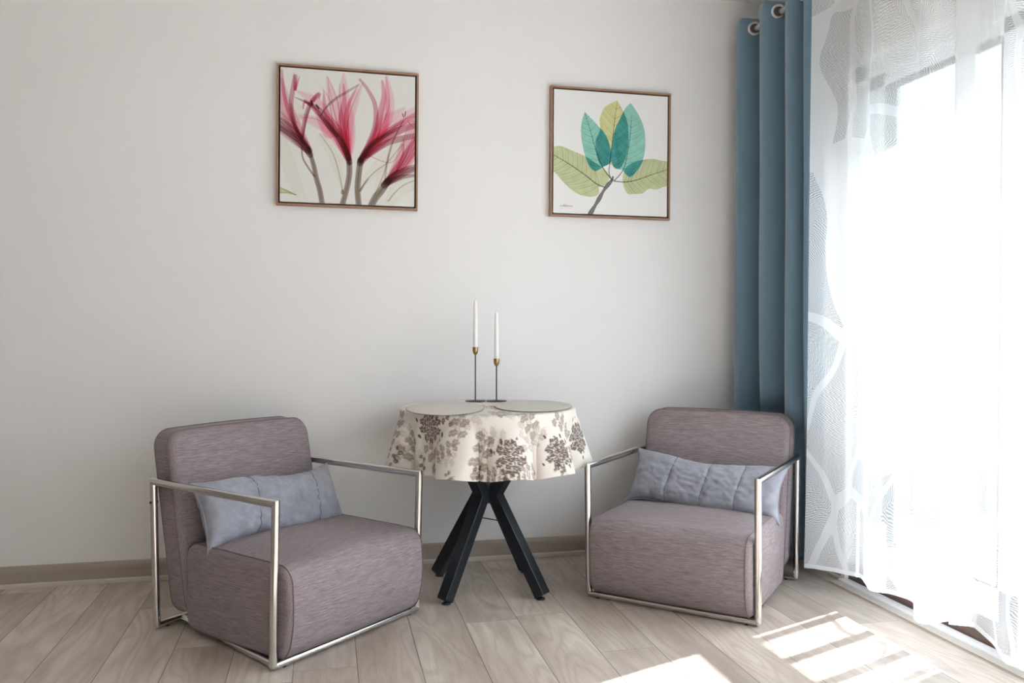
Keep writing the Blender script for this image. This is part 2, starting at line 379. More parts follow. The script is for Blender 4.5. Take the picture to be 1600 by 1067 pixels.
for nm, a in (('back', (LX, WY, WX, WY, 0, -1)), ('right', (WX, WY - .022, WX, OPEN_Y1, -1, 0)), ('left', (LX, FY, LX, WY - .022, 1, 0))):
    p, l = skirting(*a); b = struct('baseboard_' + nm, p, M['board'], smooth=False); mk('skirting_lip', l, M['boardw'], b, smooth=False)
# threshold strips along the door
struct('trim_1', box(2.068, 2.112, OPEN_Y0, OPEN_Y1, 0, .012, .003), M['upvc'])
struct('trim_2', box(2.030, 2.068, OPEN_Y0, OPEN_Y1, 0, .006, .002), M['boardw'])

# balcony door: fixed outer frame, two glazed leaves
DX0, DX1 = 2.125, 2.195
door = empty('door_1', (DX0, OPEN_Y1, 0)); door['kind'] = 'structure'
def dm(n, vf, m, par=None, **k):
    o = mk(n, xf(vf, Matrix.Translation((-DX0, -OPEN_Y1, 0))), m, par or door, **k); return o
dm('door_frame', join(box(DX0, DX1, OPEN_Y1 - .085, OPEN_Y1, .07, OPEN_Z, .004), box(DX0, DX1, OPEN_Y0, OPEN_Y0 + .085, .07, OPEN_Z, .004),
   box(DX0, DX1, OPEN_Y0, OPEN_Y1, OPEN_Z - .07, OPEN_Z, .004)), M['upvc'])
dm('door_sill', box(DX0 - .008, DX1 + .02, OPEN_Y0, OPEN_Y1, .0, .085, .004), M['brown'])
ymid = 2.19
for (ya, yb) in ((ymid - .0, OPEN_Y1 - .075), (OPEN_Y0 + .075, ymid - .004)):
    st, zb, zt = .112, .088, OPEN_Z - .062
    a, b = DX0 + .012, DX1 - .012
    leaf = dm('door_leaf', join(box(a, b, ya, ya + st, zb, zt, .004), box(a, b, yb - st, yb, zb, zt, .004), box(a, b, ya, yb, zb, zb + st, .004), box(a, b, ya, yb, zt - .06, zt, .004)), M['upvc'])
    gk = dm('gasket', join(box(a - .001, b + .001, ya + st - .001, ya + st + .006, zb + st, zt - .06), box(a - .001, b + .001, yb - st - .006, yb - st + .001, zb + st, zt - .06),
         box(a - .001, b + .001, ya + st, yb - st, zb + st - .001, zb + st + .006), box(a - .001, b + .001, ya + st, yb - st, zt - .066, zt - .059)), M['gasket'], leaf, smooth=False)
    dm('glass_pane', box((a + b) / 2 - .003, (a + b) / 2 + .003, ya + st, yb - st, zb + st, zt - .06), M['glass'], leaf, smooth=False)
dm('door_handle', join(box(DX0 - .006, DX0 + .012, ymid + .045, ymid + .075, .95, 1.09, .003), tube([(DX0 - .002, ymid + .06, 1.05), (DX0 - .045, ymid + .06, 1.05), (DX0 - .045, ymid + .17, 1.05)], .008, 12)), M['steel'])
# added window behind the camera, out of view, for extra daylight
win = empty('added_window_1', (FW_X0, FY - .15, FW_Z0)); win['kind'] = 'structure'
TW = Matrix.Translation((-FW_X0, -(FY - .15), -FW_Z0)); xm = (FW_X0 + FW_X1) / 2; ya, yb = FY - .19, FY - .12
mk('added_window_frame', xf(join(box(FW_X0, FW_X0 + .08, ya, yb, FW_Z0, FW_Z1, .004), box(FW_X1 - .08, FW_X1, ya, yb, FW_Z0, FW_Z1, .004), box(xm - .06, xm + .06, ya, yb, FW_Z0, FW_Z1, .004),
   box(FW_X0, FW_X1, ya, yb, FW_Z0, FW_Z0 + .08, .004), box(FW_X0, FW_X1, ya, yb, FW_Z1 - .08, FW_Z1, .004)), TW), M['upvc'], win)
for x0, x1 in ((FW_X0 + .08, xm - .06), (xm + .06, FW_X1 - .08)):
    mk('glass_pane', xf(box(x0, x1, FY - .158, FY - .152, FW_Z0 + .08, FW_Z1 - .08), TW), M['glass'], win, smooth=False)
mk('added_window_sill', xf(box(FW_X0 - .05, FW_X1 + .05, FY - .12, FY + .12, FW_Z0 - .03, FW_Z0, .004), TW), M['upvc'], win)

win2 = empty('added_window_2', (DX0, SW_Y0, SW_Z0)); win2['kind'] = 'structure'  # added side window, never in view, lets in more sun
TW2 = Matrix.Translation((-DX0, -SW_Y0, -SW_Z0)); ym = (SW_Y0 + SW_Y1) / 2
mk('added_window_frame', xf(join(box(DX0, DX1, SW_Y0, SW_Y0 + .08, SW_Z0, SW_Z1, .004), box(DX0, DX1, SW_Y1 - .08, SW_Y1, SW_Z0, SW_Z1, .004), box(DX0, DX1, ym - .06, ym + .06, SW_Z0, SW_Z1, .004),
   box(DX0, DX1, SW_Y0, SW_Y1, SW_Z0, SW_Z0 + .08, .004), box(DX0, DX1, SW_Y0, SW_Y1, SW_Z1 - .08, SW_Z1, .004)), TW2), M['upvc'], win2)
for y0, y1 in ((SW_Y0 + .08, ym - .06), (ym + .06, SW_Y1 - .08)):
    mk('glass_pane', xf(box(DX0 + .032, DX0 + .038, y0, y1, SW_Z0 + .08, SW_Z1 - .08), TW2), M['glass'], win2, smooth=False)

# ------------------------------------------------------------------ outside
struct('trim_3', box(WX + TH, 3.02, -.6, 4.3, -.20, -.03), M['tile'], smooth=False)      # balcony slab
struct('trim_5', box(WX + TH, 3.20, -.6, 4.3, 2.56, 2.76), M['render'], smooth=False)      # unseen slab added overhead to shade the top of the sheer
rail = empty('balcony_railing', (2.88, 2, -.03), label='grey balcony railing with upright bars outside the glazed door, faint through the sheer', cat='railing')
def rb(n, x0, x1, y0, y1, z0, z1, b=.003): mk(n, xf(box(x0, x1, y0, y1, z0, z1, b), Matrix.Translation((-2.88, -2, .03))), M['rail'], rail)
rb('top_rail', 2.845, 2.905, -.6, 4.3, 1.04, 1.18)
rb('rail_bar', 2.865, 2.885, -.6, 4.3, .10, .14)
for k in range(27): rb('baluster', 2.868, 2.882, 3.11 + .18 * (6 - k) - .0225, 3.11 + .18 * (6 - k) + .0225, .14, 1.045)
for y in (-.55, .68, 1.94, 3.20, 4.25): rb('post', 2.855, 2.895, y - .02, y + .02, -.03, 1.03)
nb = empty('neighbour_building', (26, 14, -6), label='pale flat roofed building far beyond the balcony, washed out by daylight', cat='building')
TB = Matrix.Translation((-26, -14, 6))
mk('wall', xf(box(24, 36, 4, 40, -6, 3.0), TB), M['render'], nb, smooth=False)
mk('roof', xf(box(23.6, 36.4, 3.6, 40.4, 3.0, 3.3), TB), M['roofm'], nb, smooth=False)
grd = struct('trim_4', box(3.3, 120, -60, 90, -6.3, -6.0), simple('ground_outside', (.10, .105, .09), .95, nscale=.5), smooth=False)

# ------------------------------------------------------------------ armchairs
CW, CD, CDT, CH, TR = .655, .620, .650, .527, .0128
def armchair(loc, rz, label):
    root = empty('armchair', (loc[0], loc[1], 0), rz, label=label, cat='armchair', group='mauve armchairs with steel frames')
    hx, r = CW / 2, TR
    for s in (-1, 1):
        f = mk('side_frame', tube([(s * hx, -CD / 2, r), (s * hx, -CDT / 2, CH - r), (s * hx, CDT / 2, CH - r), (s * hx, CD / 2, r)], r), M['chrome'], root, angle=50)
        # mitred lower corners are closed by the cross bars
        mk('bolt', join(tube([(s * hx - .0145, CDT / 2 - .002, CH - .085), (s * hx + .0145, CDT / 2 - .002, CH - .085)], .0045, 10)), M['under'], f)
        mk('bottom_rail', tube([(s * (hx - .012), -CD / 2 + .008, r), (s * .228, CD / 2 - .004, r)], r * .92), M['chrome'], root)
        for yy in (-CD / 2, CD / 2): mk('glide', lathe([(.007, 0), (.008, .001), (.007, .004)], 16, (s * (hx - .04), yy, -.0)), M['under'], root)
    mk('front_rail', tube([(-hx, -CD / 2, r + .0015), (hx, -CD / 2, r + .0015)], r), M['chrome'], root)
    mk('rear_rail', tube([(-hx, CD / 2, r + .0015), (hx, CD / 2, r + .0015)], r), M['chrome'], root)
    # seat block: outline in (y,z), thickness along x
    hy, hz, hw = .266, .147, .312; yc, zc = -.097, .171
    def dseat(v):
        a, b, c = v                     # a -> y, b -> z, c -> x
        y, z, x = a, b, c
        top = max(0, b / hz)
        z += .018 * top * (1 - (x / hw) ** 2) * (1 - (y / hy) ** 2)
        if y < 0:                        # front face leans out at the top third, tucks in at the foot
            k = (-y / hy) ** 4
            y -= k * (.012 * (1 - (x / hw) ** 2) + .016 * math.cos((z - .02) / hz * 1.4) - .012)
            if b < 0: y += k * .016 * (b / hz) ** 2
        z += .003 * noise.noise(Vector((x * 7, y * 7, 0))) * top
        return (x, y + yc, z + zc)
    sv, sf = slab(hy, hz, hw, .050, .022, .006, side=14)
    seat = mk('seat', ([dseat(v) for v in sv], sf), M['fabric'], root, angle=80)
    for s in (-1, 1):
        d = .007
        pth = [dseat((x, y, s * (hw - .016))) for x, y in rrect(hy + .0012, hz + .0012, .0512, 8, 14)]
        mk('seam', sweep(pth, circ(.0016, 6), closed=True), M['piping'], seat)
    mk('seat_lining', box(-.285, .285, -.315, .17, .028, .060, .01), M['under'], root)
    # backrest slab: outline in (x,z), thickness along y, leaning back
    bw, bh, bt = .310, .314, .062
    def dback(v):
        x, z, y = v
        zz = z + .372; t = (zz - .06) / .64
        yc2 = .198 + .122 * t
        th = 1.0 - .10 * max(0, t - .6)
        y2 = y * th
        wv = .006 * (1 - (x / bw) ** 2) * (1 if y < 0 else .3)
        if t > .9: zz += .006 * (1 - (x / bw) ** 2)
        return (x, yc2 + y2 - (wv if y < 0 else -wv), zz)
    bv, bf = slab(bw, bh, bt, .062, .024, .008, side=14)
    back = mk('backrest', ([dback(v) for v in bv], bf), M['fabric'], root, angle=80)
    for s in (-1, 1):
        pth = [dback((x, y, s * (bt - .022))) for x, y in rrect(bw + .0012, bh + .0012, .0632, 8, 14)]
        mk('seam', sweep(pth, circ(.0016, 6), closed=True), M['piping'], back)
    return root
armL = armchair((-.130, 3.082), .7403, 'mauve armchair with tubular steel frame on the left of the round table')
armR = armchair((1.451, 3.110), -.7503, 'mauve armchair with tubular steel frame beside the blue curtain')

def pillow(label, root_loc, rz, lx, lz, lean, length, height, thick, seams, seed, twist=0, pull=None):
    """bolster pillow in chair-local placing; outline in (x,z), thickness y"""
    base = Matrix.Translation((root_loc[0], root_loc[1], 0)) @ Matrix.Rotation(rz, 4, 'Z')
    m = base @ Matrix.Translation((lx, lz[0], lz[1])) @ Matrix.Rotation(twist, 4, 'Y') @ Matrix.Rotation(lean, 4, 'X')
    nu, nv = 96, 34; vs = []; rng = random.Random(seed)
    def surf(u, v, side):
        # u,v in -1..1
        eu = 1 - abs(u) ** 3.2; ev = 1 - abs(v) ** 2.4
        edge_in_x = .022 * (1 - v * v) ; edge_in_z = .016 * (1 - u * u)
        x = u * (length / 2 - edge_in_x * abs(u) ** 6)
        z = v * (height / 2 - edge_in_z * 0.0 - .010 * (1 - abs(u) ** 8) * abs(v) ** 6) 
        t = thick / 2 * (max(0, eu) ** .45) * (max(0, ev) ** .55)
        t *= 1 + .10 * noise.noise(Vector((u * 3.1 + seed, v * 1.7, side * 3)))
        for sx in seams: t -= .007 * math.exp(-((u - sx - .03 * math.sin(v * 2.2)) / .022) ** 2) * (1 - v * v)
        # puckers running off the lower edge and the seams
        t += (.006 if seed == 3 else .003) * math.sin(u * 23 + 5 * noise.noise(Vector((u * 4, v * 2, seed)))) * (abs(v) ** 1.5) * eu
        fold = noise.noise(Vector((u * 9 + v * 4, v * 5 - u * 3, seed * 1.7))); t -= (.010 if seed == 3 else .006) * max(0, .22 - abs(fold)) / .22 * (1 - u * u) * (1 - v * v) ** .5; t += .006 * noise.noise(Vector((u * 5 - v * 6, v * 3 + u * 5, seed * 2.1))) * (1 - v * v)
        x2, z2 = x, z
        z2 += -.022 * math.cos(u * PI / 2 * 1.0) * .5 + .008 * math.sin(u * 4 + seed)
        if pull: z2 += pull(u, v)
        return x2, side * max(t, .0025), z2
    for side in (-1, 1):
        for j in range(nv):
            for i in range(nu): vs.append(surf(-1 + 2 * i / (nu - 1), -1 + 2 * j / (nv - 1), side))
    f = grid_faces(nu, nv); n = nu * nv; fs = [q[::-1] for q in f] + [tuple(k + n for k in q) for q in f]
    for i in range(nu - 1):
        fs.append((i, i + 1, n + i + 1, n + i)); a = (nv - 1) * nu; fs.append((a + i, n + a + i, n + a + i + 1, a + i + 1))
    for j in range(nv - 1):
        fs.append((j * nu, n + j * nu, n + (j + 1) * nu, (j + 1) * nu)); a = nu - 1; fs.append((j * nu + a, (j + 1) * nu + a, n + (j + 1) * nu + a, n + j * nu + a))
    o = mk('lumbar_pillow', (vs, fs), M['pillow'], None, angle=180, label=label, cat='pillow', group='blue-grey lumbar pillows')
    for sx in seams:
        pth = []
        for k in range(41):
            v = -0.97 + 1.94 * k / 40; p = surf(sx + .03 * math.sin(v * 2.2), v, -1); pth.append((p[0], p[1] - .0008, p[2]))
        mk('seam', sweep(pth, circ(.0013, 6)), M['seam'], o)
    pth = []
    for k in range(60): p = surf(-1 + 2 * k / 59, 1, -1); pth.append((p[0], 0, p[2]))
    for k in range(1, 20): p = surf(1, 1 - 2 * k / 19, -1); pth.append((p[0], 0, p[2]))
    for k in range(1, 60): p = surf(1 - 2 * k / 59, -1, -1); pth.append((p[0], 0, p[2]))
    for k in range(1, 19): p = surf(-1, -1 + 2 * k / 19, -1); pth.append((p[0], 0, p[2]))
    mk('piping', sweep(pth, circ(.0030, 6), closed=True), M['pillow'], o)
    o.matrix_world = m
    return o
pillow('blue-grey lumbar pillow on the armchair left of the table', (-.130, 3.082), .7403, .004, (.102, .416), math.radians(-27), .622, .226, .14, (-.32, .55), 3, math.radians(2.2), lambda u, v: -.022 * max(0, -u) ** 3 * max(0, -v))
pillow('blue-grey lumbar pillow on the armchair beside the blue curtain', (1.451, 3.110), -.7503, .008, (.090, .412), math.radians(-29), .640, .220, .14, (-.42, .05, .48), 11, math.radians(2.6), lambda u, v: -.018 * abs(u) ** 3 * max(0, -v))

# ------------------------------------------------------------------ round table
TX, TY, TZ, TRD = .635, 3.305, .730, .345
table = empty('round_table', (TX, TY, 0), math.radians(-3.5), label='small round table with black metal crossed legs between the armchairs', cat='table')
mk('tabletop', lathe([(.33, TZ - .024), (TRD - .002, TZ - .022), (TRD, TZ - .018), (TRD, TZ - .006), (TRD - .004, TZ - .001), (TRD - .01, TZ)], 96), M['top'], table)
mk('mounting_plate', box(-.2, .2, -.2, .2, TZ - .030, TZ - .024, .002), M['black'], table)
hs = .0235
for k in range(4):
    a = math.radians(45 + 90 * k); c, s = math.cos(a), math.sin(a)
    P = [(c * r_, s * r_, z_) for r_, z_ in ((.267, .0165), (.036, .383), (.240, TZ - .031))]
    sec = [(-hs, -hs), (hs, -hs), (hs, hs), (-hs, hs)]
    lg = mk('leg', sweep(P, sec, up=(-s, c, 0)), M['black'], table, smooth=False)
    bv = lg.modifiers.new('bev', 'BEVEL'); bv.width = .003; bv.segments = 2
    mk('foot_glide', join(lathe([(.017, 0), (.018, .003), (.016, .006), (.006, .007), (.006, .024)], 20, (c * .258, s * .258, 0))), M['black'], lg)
a0, a1 = math.radians(135), math.radians(-45)
mk('tie_rod', tube([(math.cos(a0) * .11, math.sin(a0) * .11, .278), (math.cos(a1) * .11, math.sin(a1) * .11, .278)], .0022, 8), M['black'], table)
mk('joint_plate', join(box(-.026, .026, -.026, .026, .345, .435, .003), tube([(0, -.030, .405), (0, -.020, .405)], .004, 12)), M['black'], table)

# printed pattern on the cloth (flat cloth coordinates, radius = distance walked from the centre)
def cloth_cols(px, py):
    n = len(px); col = np.empty((n, 3)); col[:] = (.84, .80, .745)
    rs = np.random.RandomState(5)
    def lay(mask, c, al=1.0):
        m = np.clip(mask, 0, 1)[:, None] * al; col[:] = col * (1 - m) + np.array(c) * m
    DK, TP, FT = (.115, .068, .055), (.33, .27, .225), (.55, .50, .44)
    def bloom(th, s, size, c, rot, al=1.0, seed=0):
        R = TRD + s; a = math.radians(th); cx, cy = R * math.cos(a), R * math.sin(a)
        size *= 1.2; dx, dy = px - cx, py - cy; sel = np.hypot(dx, dy) < size * 1.7
        X = dx[sel]; Y = dy[sel]; er = (-math.cos(a), -math.sin(a)); et = (-math.sin(a), math.cos(a))
        up = (X * er[0] + Y * er[1]) / size; si = (X * et[0] + Y * et[1]) / size
        cr, sr = math.cos(rot), math.sin(rot); up, si = up * cr - si * sr, up * sr + si * cr
        m = np.zeros(len(X))
        # three tiers of curled acanthus petals round a heart
        for tier, (rad, cnt, wd, ln) in enumerate(((.74, 9, .27, .36), (.44, 7, .25, .32), (.17, 5, .19, .26))):
            for k in range(cnt):
                ph = 2 * PI * (k + .5 * (tier % 2)) / cnt + seed * .3; ww = 1 - .18 * math.cos(ph * 2)
                pu, ps = rad * 1.12 * math.cos(ph) * ww, rad * .92 * math.sin(ph) * ww
                lu = (up - pu) * math.cos(ph) + (si - ps) * math.sin(ph); ls = -(up - pu) * math.sin(ph) + (si - ps) * math.cos(ph)
                curl = ls + .9 * lu * lu * (1 if k % 2 else -1)
                d = (lu / ln) ** 2 + (curl / wd) ** 2 + .22 * np.sin(np.arctan2(curl, lu) * 6 + k)
                inside = np.clip((1 - d) * 4, 0, 1)
                vein = np.clip(1 - np.abs(curl) / .022, 0, 1) * (lu < ln * .7); v2 = np.clip(1 - np.abs(np.sin(curl * 26 + lu * 12)) / .26, 0, 1) * .7
                rim = np.clip(1 - np.abs(d - 1.02) * 4.5, 0, 1)
                m = np.where(inside > 0, inside * (1 - np.maximum(vein, v2)), m * (1 - rim))
        full = np.zeros(n); full[sel] = m; lay(full, c, al)
        if al > .7:
            full = np.zeros(n)
            for k in range(9):
                ph = rs.uniform(0, 2 * PI); rd = rs.uniform(1.08, 1.45); w_ = rs.uniform(.05, .12)
                q = ((up - rd * math.cos(ph)) / (w_ * 1.8)) ** 2 + ((si - rd * math.sin(ph)) / w_) ** 2
                z = np.zeros(n); z[sel] = np.clip((1 - q) * 3, 0, 1); full = np.maximum(full, z)
            lay(full, c, al)
    def spray(th, s, size, c, rot, al=1.0, seed=0, cnt=7):
        R = TRD + s; a = math.radians(th); cx, cy = R * math.cos(a), R * math.sin(a)
        size *= 1.35; dx, dy = px - cx, py - cy; sel = np.hypot(dx, dy) < size * 1.8; X = dx[sel]; Y = dy[sel]
        er = (-math.cos(a), -math.sin(a)); et = (-math.sin(a), math.cos(a))
        up = (X * er[0] + Y * er[1]) / size; si = (X * et[0] + Y * et[1]) / size
        cr, sr = math.cos(rot), math.sin(rot); up, si = up * cr - si * sr, up * sr + si * cr
        m = np.zeros(len(X)); st = np.clip(1 - np.abs(si - .25 * np.sin(up * 2.2)) / .035, 0, 1) * (np.abs(up) < 1.0)
        for k in range(cnt):
            t = -.8 + 1.7 * k / (cnt - 1); sd = 1 if k % 2 else -1; ph = sd * (1.0 - .25 * t)
            bu, bs = t, .25 * math.sin(t * 2.2); L = .72 - .22 * abs(t); 
            ru = (up - bu) * math.cos(ph) + (si - bs) * math.sin(ph); rs_ = -(up - bu) * math.sin(ph) + (si - bs) * math.cos(ph)
            rs_ = rs_ - .35 * ru * ru * sd; q = ((ru - L * .55) / (L * .55)) ** 2 + (rs_ / (.235 + .05 * np.sin(ru * 21 + k))) ** 2
            ins = np.clip((1 - q) * 4, 0, 1); ve = np.clip(1 - np.abs(rs_) / .025, 0, 1); v2 = np.clip(1 - np.abs(np.sin((ru - np.abs(rs_) * 1.1) * 17)) / .28, 0, 1) * .8
            m = np.where(ins > 0, ins * (1 - np.maximum(ve, v2)), m)
        m = np.maximum(m, st); z = np.zeros(n); z[sel] = m; lay(z, c, al)
    # faint ground layer, then taupe sprays, then the dark blooms
    for k in range(26):
        spray(k * 360 / 26 + rs.uniform(-5, 5), rs.uniform(-.05, .22), rs.uniform(.035, .05), FT, rs.uniform(-2, 2), .55)
    for th, s, z_, rt in ((242.7, .052, .045, .4), (201.5, .150, .046, -.3), (224, .180, .050, .9), (255.6, .158, .056, .1), (236, .130, .036, 2.4), (285.5, .030, .042, .8), (285, .105, .040, -.6), (312, .06, .045, 1.2), (264, .215, .034, 1.9), (308, .17, .04, -1), (190, .08, .045, .5), (320, .15, .045, .2), (150, .1, .05, 0), (120, .12, .05, 1), (90, .1, .05, 2), (60, .12, .05, 0), (30, .1, .05, 1), (0, .1, .05, 2), (282, .205, .036, 2.0)):
        spray(th, s, z_, TP if th != 285 else FT, rt, .85)
    for th, s, z_, rt in ((221.4, .055, .046, .5), (271.1, .160, .055, 0), (299.7, .155, .050, .35), (175, .12, .05, 0), (335, .12, .05, 0), (140, .08, .05, 0), (100, .15, .05, 0), (55, .1, .05, 0), (15, .15, .05, 0)):
        bloom(th, s, z_, DK, rt, .92, th)
    for th, s, z_, rt in ((254.9, .222, .026, .8), (233, .016, .026, 1.5), (273, .243, .030, 1.5), (214, .205, .026, .3), (196, .19, .028, 0), (188, .16, .025, 1), (300, .222, .026, 1.3), (228, .215, .03, 1.2), (241, .235, .02, 1.1)):
        spray(th, s, z_, DK, rt, .85, cnt=5)
    # blooms on the flat top, partly under the placemats
    for (x, y, z_) in ((0, -.28, .05), (-.02, .02, .05), (.03, -.10, .04), (.02, .25, .05)):
        th = math.degrees(math.atan2(y, x)); spray(th, math.hypot(x, y) - TRD, z_, TP, .4, .8)
    # linen threads
    return col
NTH, NS = 1100, 190
OVER = .240
def cloth():
    zt = TZ + .0015; vs = np.zeros((NS, NTH, 3)); PX = np.zeros((NS, NTH)); PY = np.zeros((NS, NTH)); th = np.arange(NTH) / NTH * 2 * PI
    rho = np.concatenate([np.linspace(.002, TRD - .004, 60), np.linspace(TRD, TRD + OVER, NS - 60)])
    lobes = [(188, 8, .95), (209, 3.5, .25), (240.5, 8, 1.0), (258, 4, .35), (272, 8.5, 1.0), (289, 4, .3), (303, 9, 1.0), (348, 11, .9), (15, 10, .8), (45, 14, .5), (80, 14, .2), (112, 14, .3), (145, 14, .6), (166, 9, .6)]
    deg = np.degrees(th); amp = np.zeros(NTH)
    for c, w_, h_ in lobes:
        d = (deg - c + 180) % 360 - 180; amp += h_ * np.exp(-(d / w_) ** 2)
    for i, r_ in enumerate(rho):
        s = r_ - TRD
        if s <= 0:
            R = np.full(NTH, r_); Z = np.full(NTH, zt)
        else:
            # bend over the rim on a small radius then hang
            rb_ = .008; arc = rb_ * PI / 2; ph = min(s, arc) / rb_; x0 = rb_ * math.sin(ph); z0 = rb_ * (1 - math.cos(ph)); rest = max(0, s - arc)
            flare = np.radians(-5 + 25 * np.minimum(amp, 1.05) ** 1.15) * min(1, rest / .05)
            R = TRD + x0 + rest * np.sin(flare) * 1.0; Z = zt - z0 - rest * np.cos(flare)
            R = R + .0035 * np.sin(th * 17 + 1 + 2 * np.sin(th * 5)) * (rest / OVER) + .0025 * np.sin(th * 41 + rest * 20) * (rest / OVER)
            # a lobe pulls material sideways, a hollow lifts the hem slightly
        tp = th
        if s > 0:      # cloth gathers into the hollows, so the ridges broaden and the hollows turn sharp
            for c, w_, h_ in lobes:
                d = (deg - c + 180) % 360 - 180; tp = tp + 1.7 * h_ * min(1, rest / .12) * np.radians(d) * np.exp(-(d / w_) ** 2)
        PX[i] = r_ * np.cos(tp); PY[i] = r_ * np.sin(tp)
        x = TX + R * np.cos(tp); y = TY + R * np.sin(tp); y = np.where(y > WY - .012, WY - .012 - .1 * 0, y)
        vs[i, :, 0] = x; vs[i, :, 1] = y; vs[i, :, 2] = Z
    col = cloth_cols(PX.ravel(), PY.ravel())
    v = vs.reshape(-1, 3).tolist(); f = grid_faces(NTH, NS, True); f.append(tuple(range(NTH)))
    t = m_attr('printed_linen', .85)
    pb = [n for n in t.t.nodes if n.type == 'BSDF_PRINCIPLED'][0]
    tl = t.n('BsdfTranslucent'); mx = t.n('MixShader', {0: .18}); at = [n for n in t.t.nodes if n.type == 'ATTRIBUTE'][0]
    t.set(tl.inputs[0], at.outputs['Color']); t.set(mx.inputs[1], pb); t.set(mx.inputs[2], tl); t.t.links.new(mx.outputs[0], t.out.inputs[0])
    o = mk('tablecloth', (v, f), t.m, None, angle=180, label='cream tablecloth with brown damask flowers draped over the round table', cat='tablecloth')
    a = o.data.color_attributes.new('Col', 'FLOAT_COLOR', 'POINT'); c4 = np.ones((len(v), 4), dtype=np.float32); c4[:, :3] = col
    a.data.foreach_set('color', c4.ravel())
    sol = o.modifiers.new('thick', 'SOLIDIFY'); sol.thickness = .001; sol.offset = 1
    return o
cloth()
zc = TZ + .0035
def placemat(x, y, hx, hy, rz, label, z=0):
    pts = []
    def ov(sx, sy, z): return [(sx * math.cos(2 * PI * i / 80), sy * math.sin(2 * PI * i / 80), z) for i in range(80)]
    L = [ov(hx - .012, hy - .012, 0), ov(hx - .002, hy - .002, 0), ov(hx, hy, .001), ov(hx, hy, .0028), ov(hx - .002, hy - .002, .0036), ov(hx - .012, hy - .012, .0036)]
    vs = [p for l in L for p in l]; fs = grid_faces(80, 6, True) + [tuple(range(80))[::-1], tuple(range(400, 480))]
    o = mk('placemat', (vs, fs), M['mat'], None, label=label, cat='placemat', group='placemats on the round table')
    mk('rim', ([p for l in (ov(hx - .001, hy - .001, .0004), ov(hx + .0012, hy + .0012, .0008), ov(hx + .0012, hy + .0012, .0022), ov(hx - .001, hy - .001, .0026)) for p in l], grid_faces(80, 4, True)), M['mat_edge'], o)
    o.location = (x, y, zc + z); o.rotation_euler = (0, 0, rz); return o
placemat(.455, 3.262, .152, .285, math.radians(-9), 'oval taupe placemat on the left half of the round table')
placemat(.815, 3.272, .155, .245, math.radians(-14), 'oval taupe placemat on the right half of the round table')

def candlestick(x, y, h, label):
    r = empty('candlestick', (x, y, zc), 0, label=label, cat='candlestick', group='brass topped candlesticks')
    mk('base', lathe([(.001, 0), (.043, 0), (.0445, .0015), (.043, .003), (.012, .0045), (.004, .007)], 48), M['stem'], r)
    mk('stem', lathe([(.0026, .005), (.0026, h - .022), (.0034, h - .019)], 14), M['stem'], r)
    mk('cup', lathe([(.003, h - .022), (.008, h - .017), (.0115, h - .009), (.0125, h), (.0125, h + .012), (.0110, h + .012), (.0108, h + .001), (.001, h + .0005)], 32), M['brass'], r)
    return r
def candle(x, y, z, h, label):
    o = mk('taper_candle', lathe([(.0085, 0), (.0100, .012), (.0104, .03), (.0096, h * .6), (.0082, h - .02), (.006, h - .006), (.002, h)], 28), M['wax'], None, label=label, cat='candle', group='white taper candles')
    o.location = (x, y, z)
    mk('wick', tube([(0, 0, h - .002), (.0005, 0, h + .006), (.0015, 0, h + .011)], .0009, 6), M['wick'], o); return o
candlestick(.626, 3.545, .222, 'taller black stemmed candlestick with brass cup at the back of the table')
candlestick(.716, 3.530, .172, 'shorter black stemmed candlestick with brass cup at the back of the table')
candle(.626, 3.545, zc + .223, .212, 'white taper candle in the taller candlestick')
candle(.716, 3.530, zc + .173, .212, 'white taper candle in the shorter candlestick')

